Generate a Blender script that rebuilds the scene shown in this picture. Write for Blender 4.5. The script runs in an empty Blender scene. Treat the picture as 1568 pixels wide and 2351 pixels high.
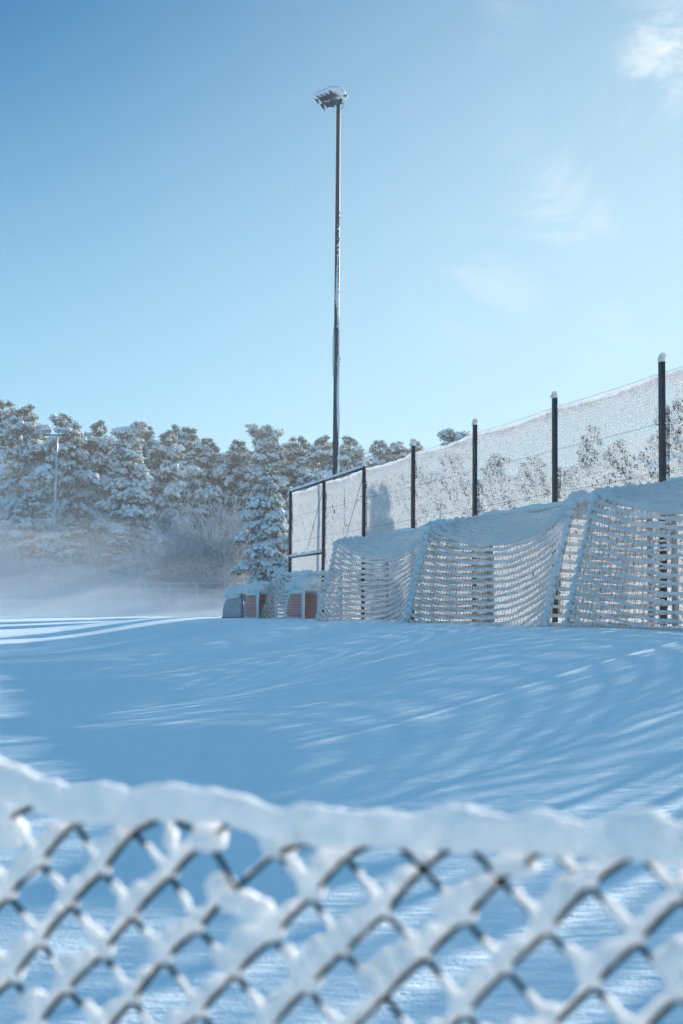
import bpy, math, random
import numpy as np
from mathutils import Vector, Matrix

R = math.radians
rnd = random.Random(7)
rng = np.random.default_rng(11)
scene = bpy.context.scene
col = scene.collection

# ------------------------------------------------------------------ camera
W0, H0 = 1568.0, 2351.0
FPX = H0 * 50.0 / 36.0
HOR = 1400.0
PITCH = math.atan((HOR - H0 / 2) / FPX)
CAMZ = 1.10
EYE = np.array([0.0, 0.0, CAMZ])

def ray(x, y):
    cx, cy = (x - W0 / 2) / FPX, -(y - H0 / 2) / FPX
    cp, sp = math.cos(PITCH), math.sin(PITCH)
    return np.array([cx, cp - sp * cy, sp + cp * cy])

def at(x, y, Y):
    """world point on the sight line through picture point (x, y) at world depth Y"""
    d = ray(x, y)
    return EYE + d * (Y / d[1])

cam = bpy.data.cameras.new('camera')
cam.lens = 50; cam.sensor_width = 36; cam.sensor_fit = 'AUTO'
cam.clip_start = 0.05; cam.clip_end = 5000
cam.dof.use_dof = True; cam.dof.focus_distance = 30.0; cam.dof.aperture_fstop = 5.8
co = bpy.data.objects.new('camera', cam); col.objects.link(co)
co.location = EYE; co.rotation_euler = (R(90) + PITCH, 0, 0)
scene.camera = co

# fence / goal line frame: u runs along the fence away from the camera, v across it to the right
TH = math.atan((W0 / 2 + 163) / FPX * math.cos(PITCH))
CT, ST = math.cos(TH), math.sin(TH)
def uv(u, v, z=0.0): return np.array([v * CT - u * ST, u * CT + v * ST, z])
def u_of(x, v):
    """u where the sight column x crosses the upright plane v"""
    k = (x - W0 / 2) / FPX * math.cos(PITCH)
    k = (x - W0 / 2) / FPX
    return v * (CT - k * ST) / (ST + k * CT)

SUN_AZ, SUN_EL = R(35), R(13.0)
TOSUN = np.array([math.sin(SUN_AZ) * math.cos(SUN_EL), math.cos(SUN_AZ) * math.cos(SUN_EL), math.sin(SUN_EL)])

# ------------------------------------------------------------------ numeric helpers
def sstep(a, b, x):
    t = np.clip((np.asarray(x, float) - a) / (b - a), 0, 1)
    return t * t * (3 - 2 * t)

def noise(P, f=1.0, seed=0, n=10):
    """smooth pseudo noise, about -1..1; P is (..., d)"""
    P = np.asarray(P, float)
    g = np.random.default_rng(seed)
    d = P.shape[-1]
    out = np.zeros(P.shape[:-1])
    for k in range(n):
        kv = g.normal(size=d); kv /= np.linalg.norm(kv) + 1e-9
        out += np.sin((P @ kv) * f * g.uniform(0.6, 1.9) * 2.2 + g.uniform(0, 6.28))
    return out / math.sqrt(n) * 0.9

def ground(X, Y):
    X = np.asarray(X, float); Y = np.asarray(Y, float)
    v = X * CT + Y * ST; u = -X * ST + Y * CT
    shelf = 0.82 * sstep(1.2, 10.2, v) * (1 - sstep(56, 82, u))
    rise = 0.70 * sstep(34, 80, Y)
    z = np.maximum(shelf, rise) + 0.04 * np.exp(-((shelf - rise) / 0.12) ** 2)
    z = z - 1.25 * sstep(84, 125, Y)
    P = np.stack([X, Y], -1)
    near = sstep(1.5, 6, np.hypot(X, Y))
    z = z + near * (0.016 * noise(P, 0.28, 3) + 0.003 * noise(P, 0.9, 4) * np.exp(-np.hypot(X, Y) / 60))
    return z

# ------------------------------------------------------------------ mesh builder
def _ico(sub):
    t = (1 + 5 ** .5) / 2
    v = [(-1, t, 0), (1, t, 0), (-1, -t, 0), (1, -t, 0), (0, -1, t), (0, 1, t), (0, -1, -t), (0, 1, -t), (t, 0, -1), (t, 0, 1), (-t, 0, -1), (-t, 0, 1)]
    f = [(0, 11, 5), (0, 5, 1), (0, 1, 7), (0, 7, 10), (0, 10, 11), (1, 5, 9), (5, 11, 4), (11, 10, 2), (10, 7, 6), (7, 1, 8),
         (3, 9, 4), (3, 4, 2), (3, 2, 6), (3, 6, 8), (3, 8, 9), (4, 9, 5), (2, 4, 11), (6, 2, 10), (8, 6, 7), (9, 8, 1)]
    v = [np.array(p) / np.linalg.norm(p) for p in v]
    for _ in range(sub):
        cache, nf = {}, []
        def mid(a, b):
            k = (min(a, b), max(a, b))
            if k not in cache:
                m = v[a] + v[b]; v.append(m / np.linalg.norm(m)); cache[k] = len(v) - 1
            return cache[k]
        for a, b, c in f:
            x, y, z = mid(a, b), mid(b, c), mid(c, a)
            nf += [(a, x, z), (b, y, x), (c, z, y), (x, y, z)]
        f = nf
    return np.array(v), np.array(f)
ICO = [_ico(0), _ico(1), _ico(2)]

class MB:
    def __init__(s): s.v, s.q, s.t, s.qm, s.tm, s.n = [], [], [], [], [], 0
    def add(s, v, q=None, t=None, m=0):
        v = np.asarray(v, float).reshape(-1, 3)
        if q is not None and len(q):
            q = np.asarray(q, int); s.q.append(q + s.n); s.qm.append(np.full(len(q), m))
        if t is not None and len(t):
            t = np.asarray(t, int); s.t.append(t + s.n); s.tm.append(np.full(len(t), m))
        s.v.append(v); s.n += len(v)
    def box(s, c, size, ax=None, m=0, taper=1.0):
        """box centred at c; ax = three row axes"""
        A = np.eye(3) if ax is None else np.asarray(ax, float)
        h = np.asarray(size, float) / 2
        sg = np.array([(-1, -1, -1), (1, -1, -1), (1, 1, -1), (-1, 1, -1), (-1, -1, 1), (1, -1, 1), (1, 1, 1), (-1, 1, 1)], float)
        L = sg * h
        L[4:, :2] *= taper
        s.add(np.asarray(c) + L @ A, [(0, 3, 2, 1), (4, 5, 6, 7), (0, 1, 5, 4), (1, 2, 6, 5), (2, 3, 7, 6), (3, 0, 4, 7)], m=m)
    def tube(s, pts, rad, sides=8, up=(0, 0, 1), m=0, cap=True):
        """rad: scalar, (n,), (n,2) = sideways/upward, or (n,sides)"""
        p = np.asarray(pts, float); n = len(p)
        t = np.gradient(p, axis=0); t /= np.linalg.norm(t, axis=1)[:, None] + 1e-12
        sd = np.cross(t, np.asarray(up, float)); L = np.linalg.norm(sd, axis=1)
        if (L < 1e-4).any(): sd = np.cross(t, np.array([0.31, 0.95, 0.0]))
        sd /= np.linalg.norm(sd, axis=1)[:, None] + 1e-12
        u2 = np.cross(sd, t)
        a = np.arange(sides) / sides * 2 * math.pi
        r = np.asarray(rad, float)
        if r.ndim == 0: ra = rb = np.full((n, sides), float(r))
        elif r.ndim == 1: ra = rb = np.repeat(r[:, None], sides, 1)
        elif r.shape[1] == 2 and sides != 2: ra = np.repeat(r[:, :1], sides, 1); rb = np.repeat(r[:, 1:], sides, 1)
        else: ra = rb = r
        V = p[:, None, :] + sd[:, None, :] * (ra * np.cos(a))[..., None] + u2[:, None, :] * (rb * np.sin(a))[..., None]
        i = np.arange(n - 1)[:, None] * sides; j = np.arange(sides)[None, :]; k = (j + 1) % sides
        q = np.stack([i + j, i + k, i + sides + k, i + sides + j], -1).reshape(-1, 4)
        V = V.reshape(-1, 3); tr = None
        if cap:
            V = np.vstack([V, p[0] - t[0] * np.mean(ra[0]) * .4, p[-1] + t[-1] * np.mean(ra[-1]) * .4])
            jj = np.arange(sides); kk = (jj + 1) % sides; b = (n - 1) * sides
            tr = np.vstack([np.stack([kk, jj, np.full(sides, n * sides)], -1), np.stack([b + jj, b + kk, np.full(sides, n * sides + 1)], -1)])
        s.add(V, q, tr, m)
    def segs(s, P0, P1, r0, r1, sides=3, m=0):
        """many straight prisms at once"""
        P0 = np.asarray(P0, float); P1 = np.asarray(P1, float); n = len(P0)
        if n == 0: return
        t = P1 - P0; t /= np.linalg.norm(t, axis=1)[:, None] + 1e-12
        ref = np.where(np.abs(t[:, 2:3]) > .9, np.array([[1., 0, 0]]), np.array([[0, 0, 1.]]))
        a = np.cross(t, ref); a /= np.linalg.norm(a, axis=1)[:, None] + 1e-12; b = np.cross(a, t)
        an = np.arange(sides) / sides * 2 * math.pi + .5
        ring = a[:, None] * np.cos(an)[None, :, None] + b[:, None] * np.sin(an)[None, :, None]
        r0 = np.broadcast_to(np.asarray(r0, float), (n,)); r1 = np.broadcast_to(np.asarray(r1, float), (n,))
        V = np.concatenate([P0[:, None] + ring * r0[:, None, None], P1[:, None] + ring * r1[:, None, None]], 1)
        base = np.arange(n)[:, None] * 2 * sides; j = np.arange(sides); k = (j + 1) % sides
        q = np.stack([base + j, base + k, base + sides + k, base + sides + j], -1).reshape(-1, 4)
        s.add(V.reshape(-1, 3), q, None, m)
    def blobs(s, C, S, D=None, sub=1, jit=.15, m=0, seed=0):
        """many lumpy ellipsoids: centres C, half sizes S (along, across, up), D = long axis directions"""
        C = np.asarray(C, float).reshape(-1, 3); n = len(C)
        if n == 0: return
        S = np.broadcast_to(np.asarray(S, float), (n, 3))
        bv, bf = ICO[sub]; g = np.random.default_rng(seed + 5)
        if D is None: D = np.broadcast_to(np.array([1., 0, 0]), (n, 3))
        D = np.asarray(D, float); D = D / (np.linalg.norm(D, axis=1)[:, None] + 1e-12)
        sd = np.cross(np.broadcast_to(np.array([0, 0, 1.]), (n, 3)), D); sd /= np.linalg.norm(sd, axis=1)[:, None] + 1e-9
        up = np.cross(D, sd)
        L = bv[None] * S[:, None, :] * (1 + jit * g.normal(size=(n, len(bv), 1)).clip(-1.6, 1.6))
        V = C[:, None] + L[..., :1] * D[:, None] + L[..., 1:2] * sd[:, None] + L[..., 2:] * up[:, None]
        t = (bf[None] + (np.arange(n) * len(bv))[:, None, None]).reshape(-1, 3)
        s.add(V.reshape(-1, 3), None, t, m)
    def mesh(s, name, mats, smooth=True):
        me = bpy.data.meshes.new(name)
        v = np.vstack(s.v) if s.v else np.zeros((0, 3))
        q = np.vstack(s.q) if s.q else np.zeros((0, 4), int); t = np.vstack(s.t) if s.t else np.zeros((0, 3), int)
        nq, nt = len(q), len(t)
        me.vertices.add(len(v)); me.vertices.foreach_set('co', v.astype(np.float32).ravel())
        me.loops.add(nq * 4 + nt * 3); me.polygons.add(nq + nt)
        me.loops.foreach_set('vertex_index', np.concatenate([q.ravel(), t.ravel()]).astype(np.int32))
        me.polygons.foreach_set('loop_start', np.concatenate([np.arange(nq) * 4, nq * 4 + np.arange(nt) * 3]).astype(np.int32))
        mi = np.concatenate((s.qm if s.qm else []) + (s.tm if s.tm else [])) if (s.qm or s.tm) else np.zeros(0)
        for m in (mats if isinstance(mats, (list, tuple)) else [mats]): me.materials.append(m)
        me.polygons.foreach_set('material_index', mi.astype(np.int32))
        me.polygons.foreach_set('use_smooth', np.full(nq + nt, smooth))
        me.update(calc_edges=True); me.validate()
        return me
    def build(s, name, mats, parent=None, smooth=True):
        return obj(name, s.mesh(name, mats, smooth), parent)

def obj(name, me, parent=None):
    o = bpy.data.objects.new(name, me); col.objects.link(o)
    if parent is not None: o.parent = parent
    return o
def tag(o, label=None, cat=None, group=None, kind=None):
    for k, val in (('label', label), ('category', cat), ('group', group), ('kind', kind)):
        if val: o[k] = val
    return o
def empty(name, loc=(0, 0, 0), rz=0.0):
    o = bpy.data.objects.new(name, None); col.objects.link(o)
    o.location = loc; o.rotation_euler = (0, 0, rz); o.empty_display_size = .2
    return o

# ------------------------------------------------------------------ materials
def new_mat(name):
    m = bpy.data.materials.new(name); m.use_nodes = True
    nt = m.node_tree; nt.nodes.clear()
    out = nt.nodes.new('ShaderNodeOutputMaterial')
    return m, nt, nt.nodes, nt.links, out

def simple(name, color, rough=.6, metal=0.0, var=.15, scale=30., bump=.0, spec=.4):
    m, nt, N, L, out = new_mat(name)
    b = N.new('ShaderNodeBsdfPrincipled'); L.new(b.outputs[0], out.inputs[0])
    b.inputs['Roughness'].default_value = rough; b.inputs['Metallic'].default_value = metal
    b.inputs['Specular IOR Level'].default_value = spec
    tc = N.new('ShaderNodeTexCoord'); nz = N.new('ShaderNodeTexNoise'); nz.inputs['Scale'].default_value = scale; nz.inputs['Detail'].default_value = 4
    L.new(tc.outputs['Object'], nz.inputs['Vector'])
    mx = N.new('ShaderNodeMix'); mx.data_type = 'RGBA'
    mx.inputs['A'].default_value = (*[c * (1 - var) for c in color], 1); mx.inputs['B'].default_value = (*[min(1, c * (1 + var)) for c in color], 1)
    L.new(nz.outputs['Fac'], mx.inputs['Factor']); L.new(mx.outputs['Result'], b.inputs['Base Color'])
    if bump:
        bp = N.new('ShaderNodeBump'); bp.inputs['Strength'].default_value = bump; bp.inputs['Distance'].default_value = .01
        L.new(nz.outputs['Fac'], bp.inputs['Height']); L.new(bp.outputs[0], b.inputs['Normal'])
    return m

def snow_lump(name, trans=.3, scale=60., dist=.006, color=(.88, .89, .90), strength=.6):
    """snow thin enough for the light to come through"""
    m, nt, N, L, out = new_mat(name)
    d = N.new('ShaderNodeBsdfDiffuse'); t = N.new('ShaderNodeBsdfTranslucent'); mx = N.new('ShaderNodeMixShader')
    d.inputs[0].default_value = (*color, 1); t.inputs[0].default_value = (*color, 1)
    mx.inputs[0].default_value = trans
    tc = N.new('ShaderNodeTexCoord'); nz = N.new('ShaderNodeTexNoise'); nz.inputs['Scale'].default_value = scale; nz.inputs['Detail'].default_value = 3
    L.new(tc.outputs['Object'], nz.inputs['Vector'])
    bp = N.new('ShaderNodeBump'); bp.inputs['Strength'].default_value = strength; bp.inputs['Distance'].default_value = dist
    L.new(nz.outputs['Fac'], bp.inputs['Height']); L.new(bp.outputs[0], d.inputs['Normal'])
    L.new(d.outputs[0], mx.inputs[1]); L.new(t.outputs[0], mx.inputs[2]); L.new(mx.outputs[0], out.inputs[0])
    return m

def snow_ground():
    m, nt, N, L, out = new_mat('field_snow')
    b = N.new('ShaderNodeBsdfPrincipled'); L.new(b.outputs[0], out.inputs[0])
    b.inputs['Base Color'].default_value = (.81, .90, .95, 1); b.inputs['Roughness'].default_value = .55
    b.inputs['Specular IOR Level'].default_value = .25
    tc = N.new('ShaderNodeTexCoord')
    def nz(scale, detail, stretch=(1, 1, 1), rough=.5):
        mp = N.new('ShaderNodeMapping'); mp.inputs['Scale'].default_value = stretch
        L.new(tc.outputs['Object'], mp.inputs[0])
        n = N.new('ShaderNodeTexNoise'); n.inputs['Scale'].default_value = scale; n.inputs['Detail'].default_value = detail
        n.inputs['Roughness'].default_value = rough
        L.new(mp.outputs[0], n.inputs['Vector']); return n
    prev = None
    for (sc, de, st, dist) in ((70, 3, (1, 1, 1), .006), (16, 3, (.55, 1.2, 1), .016), (3.2, 4, (.6, 1.2, 1), .045)):
        n = nz(sc, de, st); bp = N.new('ShaderNodeBump'); bp.inputs['Strength'].default_value = .9; bp.inputs['Distance'].default_value = dist
        L.new(n.outputs['Fac'], bp.inputs['Height'])
        if prev is not None: L.new(prev.outputs[0], bp.inputs['Normal'])
        prev = bp
    L.new(prev.outputs[0], b.inputs['Normal'])
    return m

def snow_near():
    m, nt, N, L, out = new_mat('rail_snow')
    b = N.new('ShaderNodeBsdfPrincipled'); L.new(b.outputs[0], out.inputs[0])
    b.inputs['Base Color'].default_value = (.915, .885, .865, 1); b.inputs['Roughness'].default_value = .7
    b.inputs['Specular IOR Level'].default_value = .2
    b.inputs['Subsurface Weight'].default_value = 1.0
    b.inputs['Subsurface Radius'].default_value = (1.0, .91, .82); b.inputs['Subsurface Scale'].default_value = .030; b.inputs['Subsurface Anisotropy'].default_value = .7
    tc = N.new('ShaderNodeTexCoord'); n = N.new('ShaderNodeTexNoise'); n.inputs['Scale'].default_value = 220; n.inputs['Detail'].default_value = 4
    L.new(tc.outputs['Object'], n.inputs['Vector'])
    bp = N.new('ShaderNodeBump'); bp.inputs['Strength'].default_value = .9; bp.inputs['Distance'].default_value = .005
    L.new(n.outputs['Fac'], bp.inputs['Height']); L.new(bp.outputs[0], b.inputs['Normal'])
    return m

def needles():
    m, nt, N, L, out = new_mat('needles')
    d = N.new('ShaderNodeBsdfDiffuse'); t = N.new('ShaderNodeBsdfTranslucent'); mx = N.new('ShaderNodeMixShader'); mx.inputs[0].default_value = .15
    tc = N.new('ShaderNodeTexCoord'); nz = N.new('ShaderNodeTexNoise'); nz.inputs['Scale'].default_value = 1.3; nz.inputs['Detail'].default_value = 3
    L.new(tc.outputs['Object'], nz.inputs['Vector'])
    c = N.new('ShaderNodeMix'); c.data_type = 'RGBA'; c.inputs['A'].default_value = (.03, .065, .055, 1); c.inputs['B'].default_value = (.08, .115, .065, 1)
    L.new(nz.outputs['Fac'], c.inputs['Factor'])
    for n in (d, t): L.new(c.outputs['Result'], n.inputs[0])
    L.new(d.outputs[0], mx.inputs[1]); L.new(t.outputs[0], mx.inputs[2]); L.new(mx.outputs[0], out.inputs[0])
    return m

def volume_mat(name, density, color=(.985, .99, 1.0), aniso=.35):
    m, nt, N, L, out = new_mat(name)
    v = N.new('ShaderNodeVolumePrincipled'); v.inputs['Density'].default_value = density
    v.inputs['Color'].default_value = (*color, 1); v.inputs['Anisotropy'].default_value = aniso
    L.new(v.outputs[0], out.inputs['Volume'])
    return m

M = dict(
    field=snow_ground(), near=snow_near(),
    mesh_snow=snow_lump('mesh_snow', .62, 90, .004, (.89, .89, .89)),
    net_snow=snow_lump('net_snow', .5, 45, .010, (.91, .91, .91)),
    pad_snow=snow_lump('bough_snow', .06, 4.0, .08, (.91, .92, .93)),
    cap_snow=snow_lump('cap_snow', .12, 25, .02),
    rime=snow_lump('rime', .25, 20, .01, (.80, .82, .85)),
    twig_rime=snow_lump('twig_rime', .25, 20, .01, (.56, .585, .62)),
    frost_needle=snow_lump('frosted_needles', .4, 5, .01, (.55, .58, .58)),
    needles=needles(),
    bark=simple('bark', (.034, .038, .042), .9, var=.4, scale=6, bump=.6),
    frosted_bark=simple('frosted_bark', (.62, .63, .65), .9, var=.4, scale=6),
    wire=simple('dark_wire', (.035, .045, .05), .5, .3),
    green_wire=simple('green_coated_wire', (.005, .018, .023), .7, 0, spec=.0),
    post=simple('dark_post', (.020, .022, .027), .45, .3, scale=12),
    pole=simple('grey_pole', (.028, .042, .060), .6, .2, scale=5),
    steel=simple('pale_steel', (.42, .45, .47), .4, .6, scale=5),
    goal=simple('goal_tube', (.50, .50, .48), .45, .3, scale=8),
    white_tube=simple('white_tube', (.72, .73, .74), .4, scale=8),
    blue_tube=simple('blue_tube', (.12, .17, .28), .4, scale=8),
    grey_net=simple('frosted_grey_net', (.52, .56, .60), .9, var=.4, scale=40),
    cord=simple('net_cord', (.22, .045, .035), .8, scale=20),
    green_cord=simple('grey_green_cord', (.10, .12, .10), .8, scale=20),
    red_net=simple('red_net', (.90, .33, .26), .8, scale=20),
    glass=simple('lamp_glass', (.35, .52, .62), .08, .85, scale=3, spec=.8),
    housing=simple('lamp_housing', (.07, .085, .10), .75, .1, scale=8),
    sticker=simple('red_sticker', (.60, .06, .07), .5), sticker_white=simple('white_sticker', (.8, .8, .8), .5),
)

# ------------------------------------------------------------------ world and sun
def make_world():
    w = bpy.data.worlds.new('World'); scene.world = w; w.use_nodes = True
    nt = w.node_tree; N, L = nt.nodes, nt.links; N.clear()
    out = N.new('ShaderNodeOutputWorld'); bg = N.new('ShaderNodeBackground'); L.new(bg.outputs[0], out.inputs[0])
    sky = N.new('ShaderNodeTexSky'); sky.sky_type = 'NISHITA'; sky.sun_disc = False
    sky.sun_elevation = SUN_EL; sky.sun_rotation = SUN_AZ
    sky.air_density = 1.0; sky.dust_density = .3; sky.ozone_density = 3.0; sky.altitude = 200
    bg.inputs['Strength'].default_value = SKY_STRENGTH
    tint = N.new('ShaderNodeMix'); tint.data_type = 'RGBA'; tint.blend_type = 'MULTIPLY'; tint.inputs['Factor'].default_value = 1
    tint.inputs['B'].default_value = (*SKY_TINT, 1)
    # the lens and film hold the bright sky near the sun back: s / (1 + s / k)
    dv = N.new('ShaderNodeVectorMath'); dv.operation = 'DIVIDE'; dv.inputs[1].default_value = SKY_K
    ad = N.new('ShaderNodeVectorMath'); ad.operation = 'ADD'; ad.inputs[1].default_value = (1, 1, 1)
    d2 = N.new('ShaderNodeVectorMath'); d2.operation = 'DIVIDE'
    L.new(sky.outputs[0], tint.inputs['A']); L.new(tint.outputs['Result'], dv.inputs[0]); L.new(dv.outputs[0], ad.inputs[0])
    L.new(tint.outputs['Result'], d2.inputs[0]); L.new(ad.outputs[0], d2.inputs[1])
    tc = N.new('ShaderNodeTexCoord')
    # thin cirrus: wispy noise gathered round a few directions of the sky
    wv = N.new('ShaderNodeTexNoise'); wv.inputs['Scale'].default_value = 6; wv.inputs['Detail'].default_value = 7; wv.inputs['Roughness'].default_value = .62
    wv.inputs['Distortion'].default_value = 2.2
    mp = N.new('ShaderNodeMapping'); mp.inputs['Scale'].default_value = (1.0, 1.0, 1.5); mp.inputs['Rotation'].default_value = (.2, .5, .3)
    L.new(tc.outputs['Generated'], mp.inputs[0]); L.new(mp.outputs[0], wv.inputs['Vector'])
    ramp = N.new('ShaderNodeMapRange'); ramp.inputs['From Min'].default_value = .38; ramp.inputs['From Max'].default_value = .78; ramp.interpolation_type = 'SMOOTHSTEP'
    L.new(wv.outputs['Fac'], ramp.inputs['Value'])
    total = None
    for (px, py, rad, amp) in ((1570, 90, .060, .95), (1500, 190, .06, .25), (1270, 470, .045, .36), (1340, 530, .04, .28), (1110, 720, .06, .26), (1405, 770, .034, .45), (1090, 610, .07, .14), (1250, 360, .06, .16), (1150, 10, .04, .2)):
        d = ray(px, py); d = d / np.linalg.norm(d)
        ds = N.new('ShaderNodeVectorMath'); ds.operation = 'DISTANCE'; ds.inputs[1].default_value = d
        L.new(tc.outputs['Generated'], ds.inputs[0])
        mr = N.new('ShaderNodeMapRange'); mr.interpolation_type = 'SMOOTHSTEP'
        mr.inputs['From Min'].default_value = rad; mr.inputs['From Max'].default_value = 0; mr.inputs['To Max'].default_value = amp
        L.new(ds.outputs['Value'], mr.inputs['Value'])
        if total is None: total = mr.outputs[0]
        else:
            a = N.new('ShaderNodeMath'); a.operation = 'ADD'; L.new(total, a.inputs[0]); L.new(mr.outputs[0], a.inputs[1]); total = a.outputs[0]
    mul = N.new('ShaderNodeMath'); mul.operation = 'MULTIPLY'; mul.use_clamp = True; L.new(total, mul.inputs[0]); L.new(ramp.outputs[0], mul.inputs[1])
    # a broad thin veil towards the sun's side
    d = ray(2100, 1300); d = d / np.linalg.norm(d)
    ds = N.new('ShaderNodeVectorMath'); ds.operation = 'DISTANCE'; ds.inputs[1].default_value = d
    L.new(tc.outputs['Generated'], ds.inputs[0])
    mr = N.new('ShaderNodeMapRange'); mr.interpolation_type = 'SMOOTHSTEP'; mr.inputs['From Min'].default_value = .80; mr.inputs['From Max'].default_value = .05; mr.inputs['To Max'].default_value = .92
    L.new(ds.outputs['Value'], mr.inputs['Value'])
    veil = N.new('ShaderNodeMix'); veil.data_type = 'RGBA'; veil.inputs['B'].default_value = VEIL
    L.new(mr.outputs[0], veil.inputs['Factor']); L.new(d2.outputs[0], veil.inputs['A'])
    # and a paler band low over the horizon
    sx = N.new('ShaderNodeSeparateXYZ'); L.new(tc.outputs['Generated'], sx.inputs[0])
    hz = N.new('ShaderNodeMapRange'); hz.interpolation_type = 'SMOOTHSTEP'; hz.inputs['From Min'].default_value = .44; hz.inputs['From Max'].default_value = -.04; hz.inputs['To Max'].default_value = .80
    L.new(sx.outputs['Z'], hz.inputs['Value'])
    low = N.new('ShaderNodeMix'); low.data_type = 'RGBA'; low.inputs['B'].default_value = (4.9, 7.9, 9.8, 1)
    L.new(hz.outputs[0], low.inputs['Factor']); L.new(veil.outputs['Result'], low.inputs['A']); veil = low
    # extra blue added overhead, above the frame, as fill for the shaded snow
    zen_fill = N.new('ShaderNodeMapRange'); zen_fill.interpolation_type = 'SMOOTHSTEP'; zen_fill.inputs['From Min'].default_value = .44; zen_fill.inputs['From Max'].default_value = .9; zen_fill.inputs['To Max'].default_value = .36
    L.new(sx.outputs['Z'], zen_fill.inputs['Value'])
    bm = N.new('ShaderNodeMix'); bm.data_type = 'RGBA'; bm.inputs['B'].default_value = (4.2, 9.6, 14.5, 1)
    L.new(zen_fill.outputs[0], bm.inputs['Factor']); L.new(veil.outputs['Result'], bm.inputs['A']); veil = bm
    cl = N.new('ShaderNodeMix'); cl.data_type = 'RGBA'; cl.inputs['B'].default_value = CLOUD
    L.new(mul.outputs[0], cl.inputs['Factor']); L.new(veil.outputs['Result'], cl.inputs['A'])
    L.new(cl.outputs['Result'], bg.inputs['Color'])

SKY_STRENGTH = .047; SKY_TINT = (.03, .88, 1.24); SKY_K = (20.0, 29.0, 35.0); VEIL = (6.2, 8.0, 8.9, 1); CLOUD = (9.4, 10., 10.3, 1)
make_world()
sun = bpy.data.lights.new('sun', 'SUN'); sun.energy = 4.6; sun.angle = R(.5); sun.color = (1.0, .94, .86)
so = bpy.data.objects.new('sun', sun); col.objects.link(so)
so.rotation_euler = Vector(TOSUN).to_track_quat('Z', 'Y').to_euler(); so.location = (30, 60, 40)

# ------------------------------------------------------------------ snow field
def build_field():
    rad = np.concatenate([[0.4], np.geomspace(.9, 140, 330), np.geomspace(150, 1800, 24)])
    front = np.radians(np.linspace(-30, 30, 300)); back = np.radians(np.linspace(30, 330, 61))[1:-1]
    ang = np.concatenate([front, back]); n = len(ang)
    X = rad[:, None] * np.sin(ang)[None]; Y = rad[:, None] * np.cos(ang)[None]
    V = np.stack([X, Y, ground(X, Y)], -1).reshape(-1, 3)
    V = np.vstack([V, [0, 0, float(ground(0, .01))]])
    i = np.arange(len(rad) - 1)[:, None] * n; j = np.arange(n)[None]; k = (j + 1) % n
    q = np.stack([i + j, i + n + j, i + n + k, i + k], -1).reshape(-1, 4)
    c = len(V) - 1
    t = np.stack([np.arange(n), (np.arange(n) + 1) % n, np.full(n, c)], -1)
    b = MB(); b.add(V, q, t)
    o = b.build('snow_field', M['field']); tag(o, kind='structure')
build_field()

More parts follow.
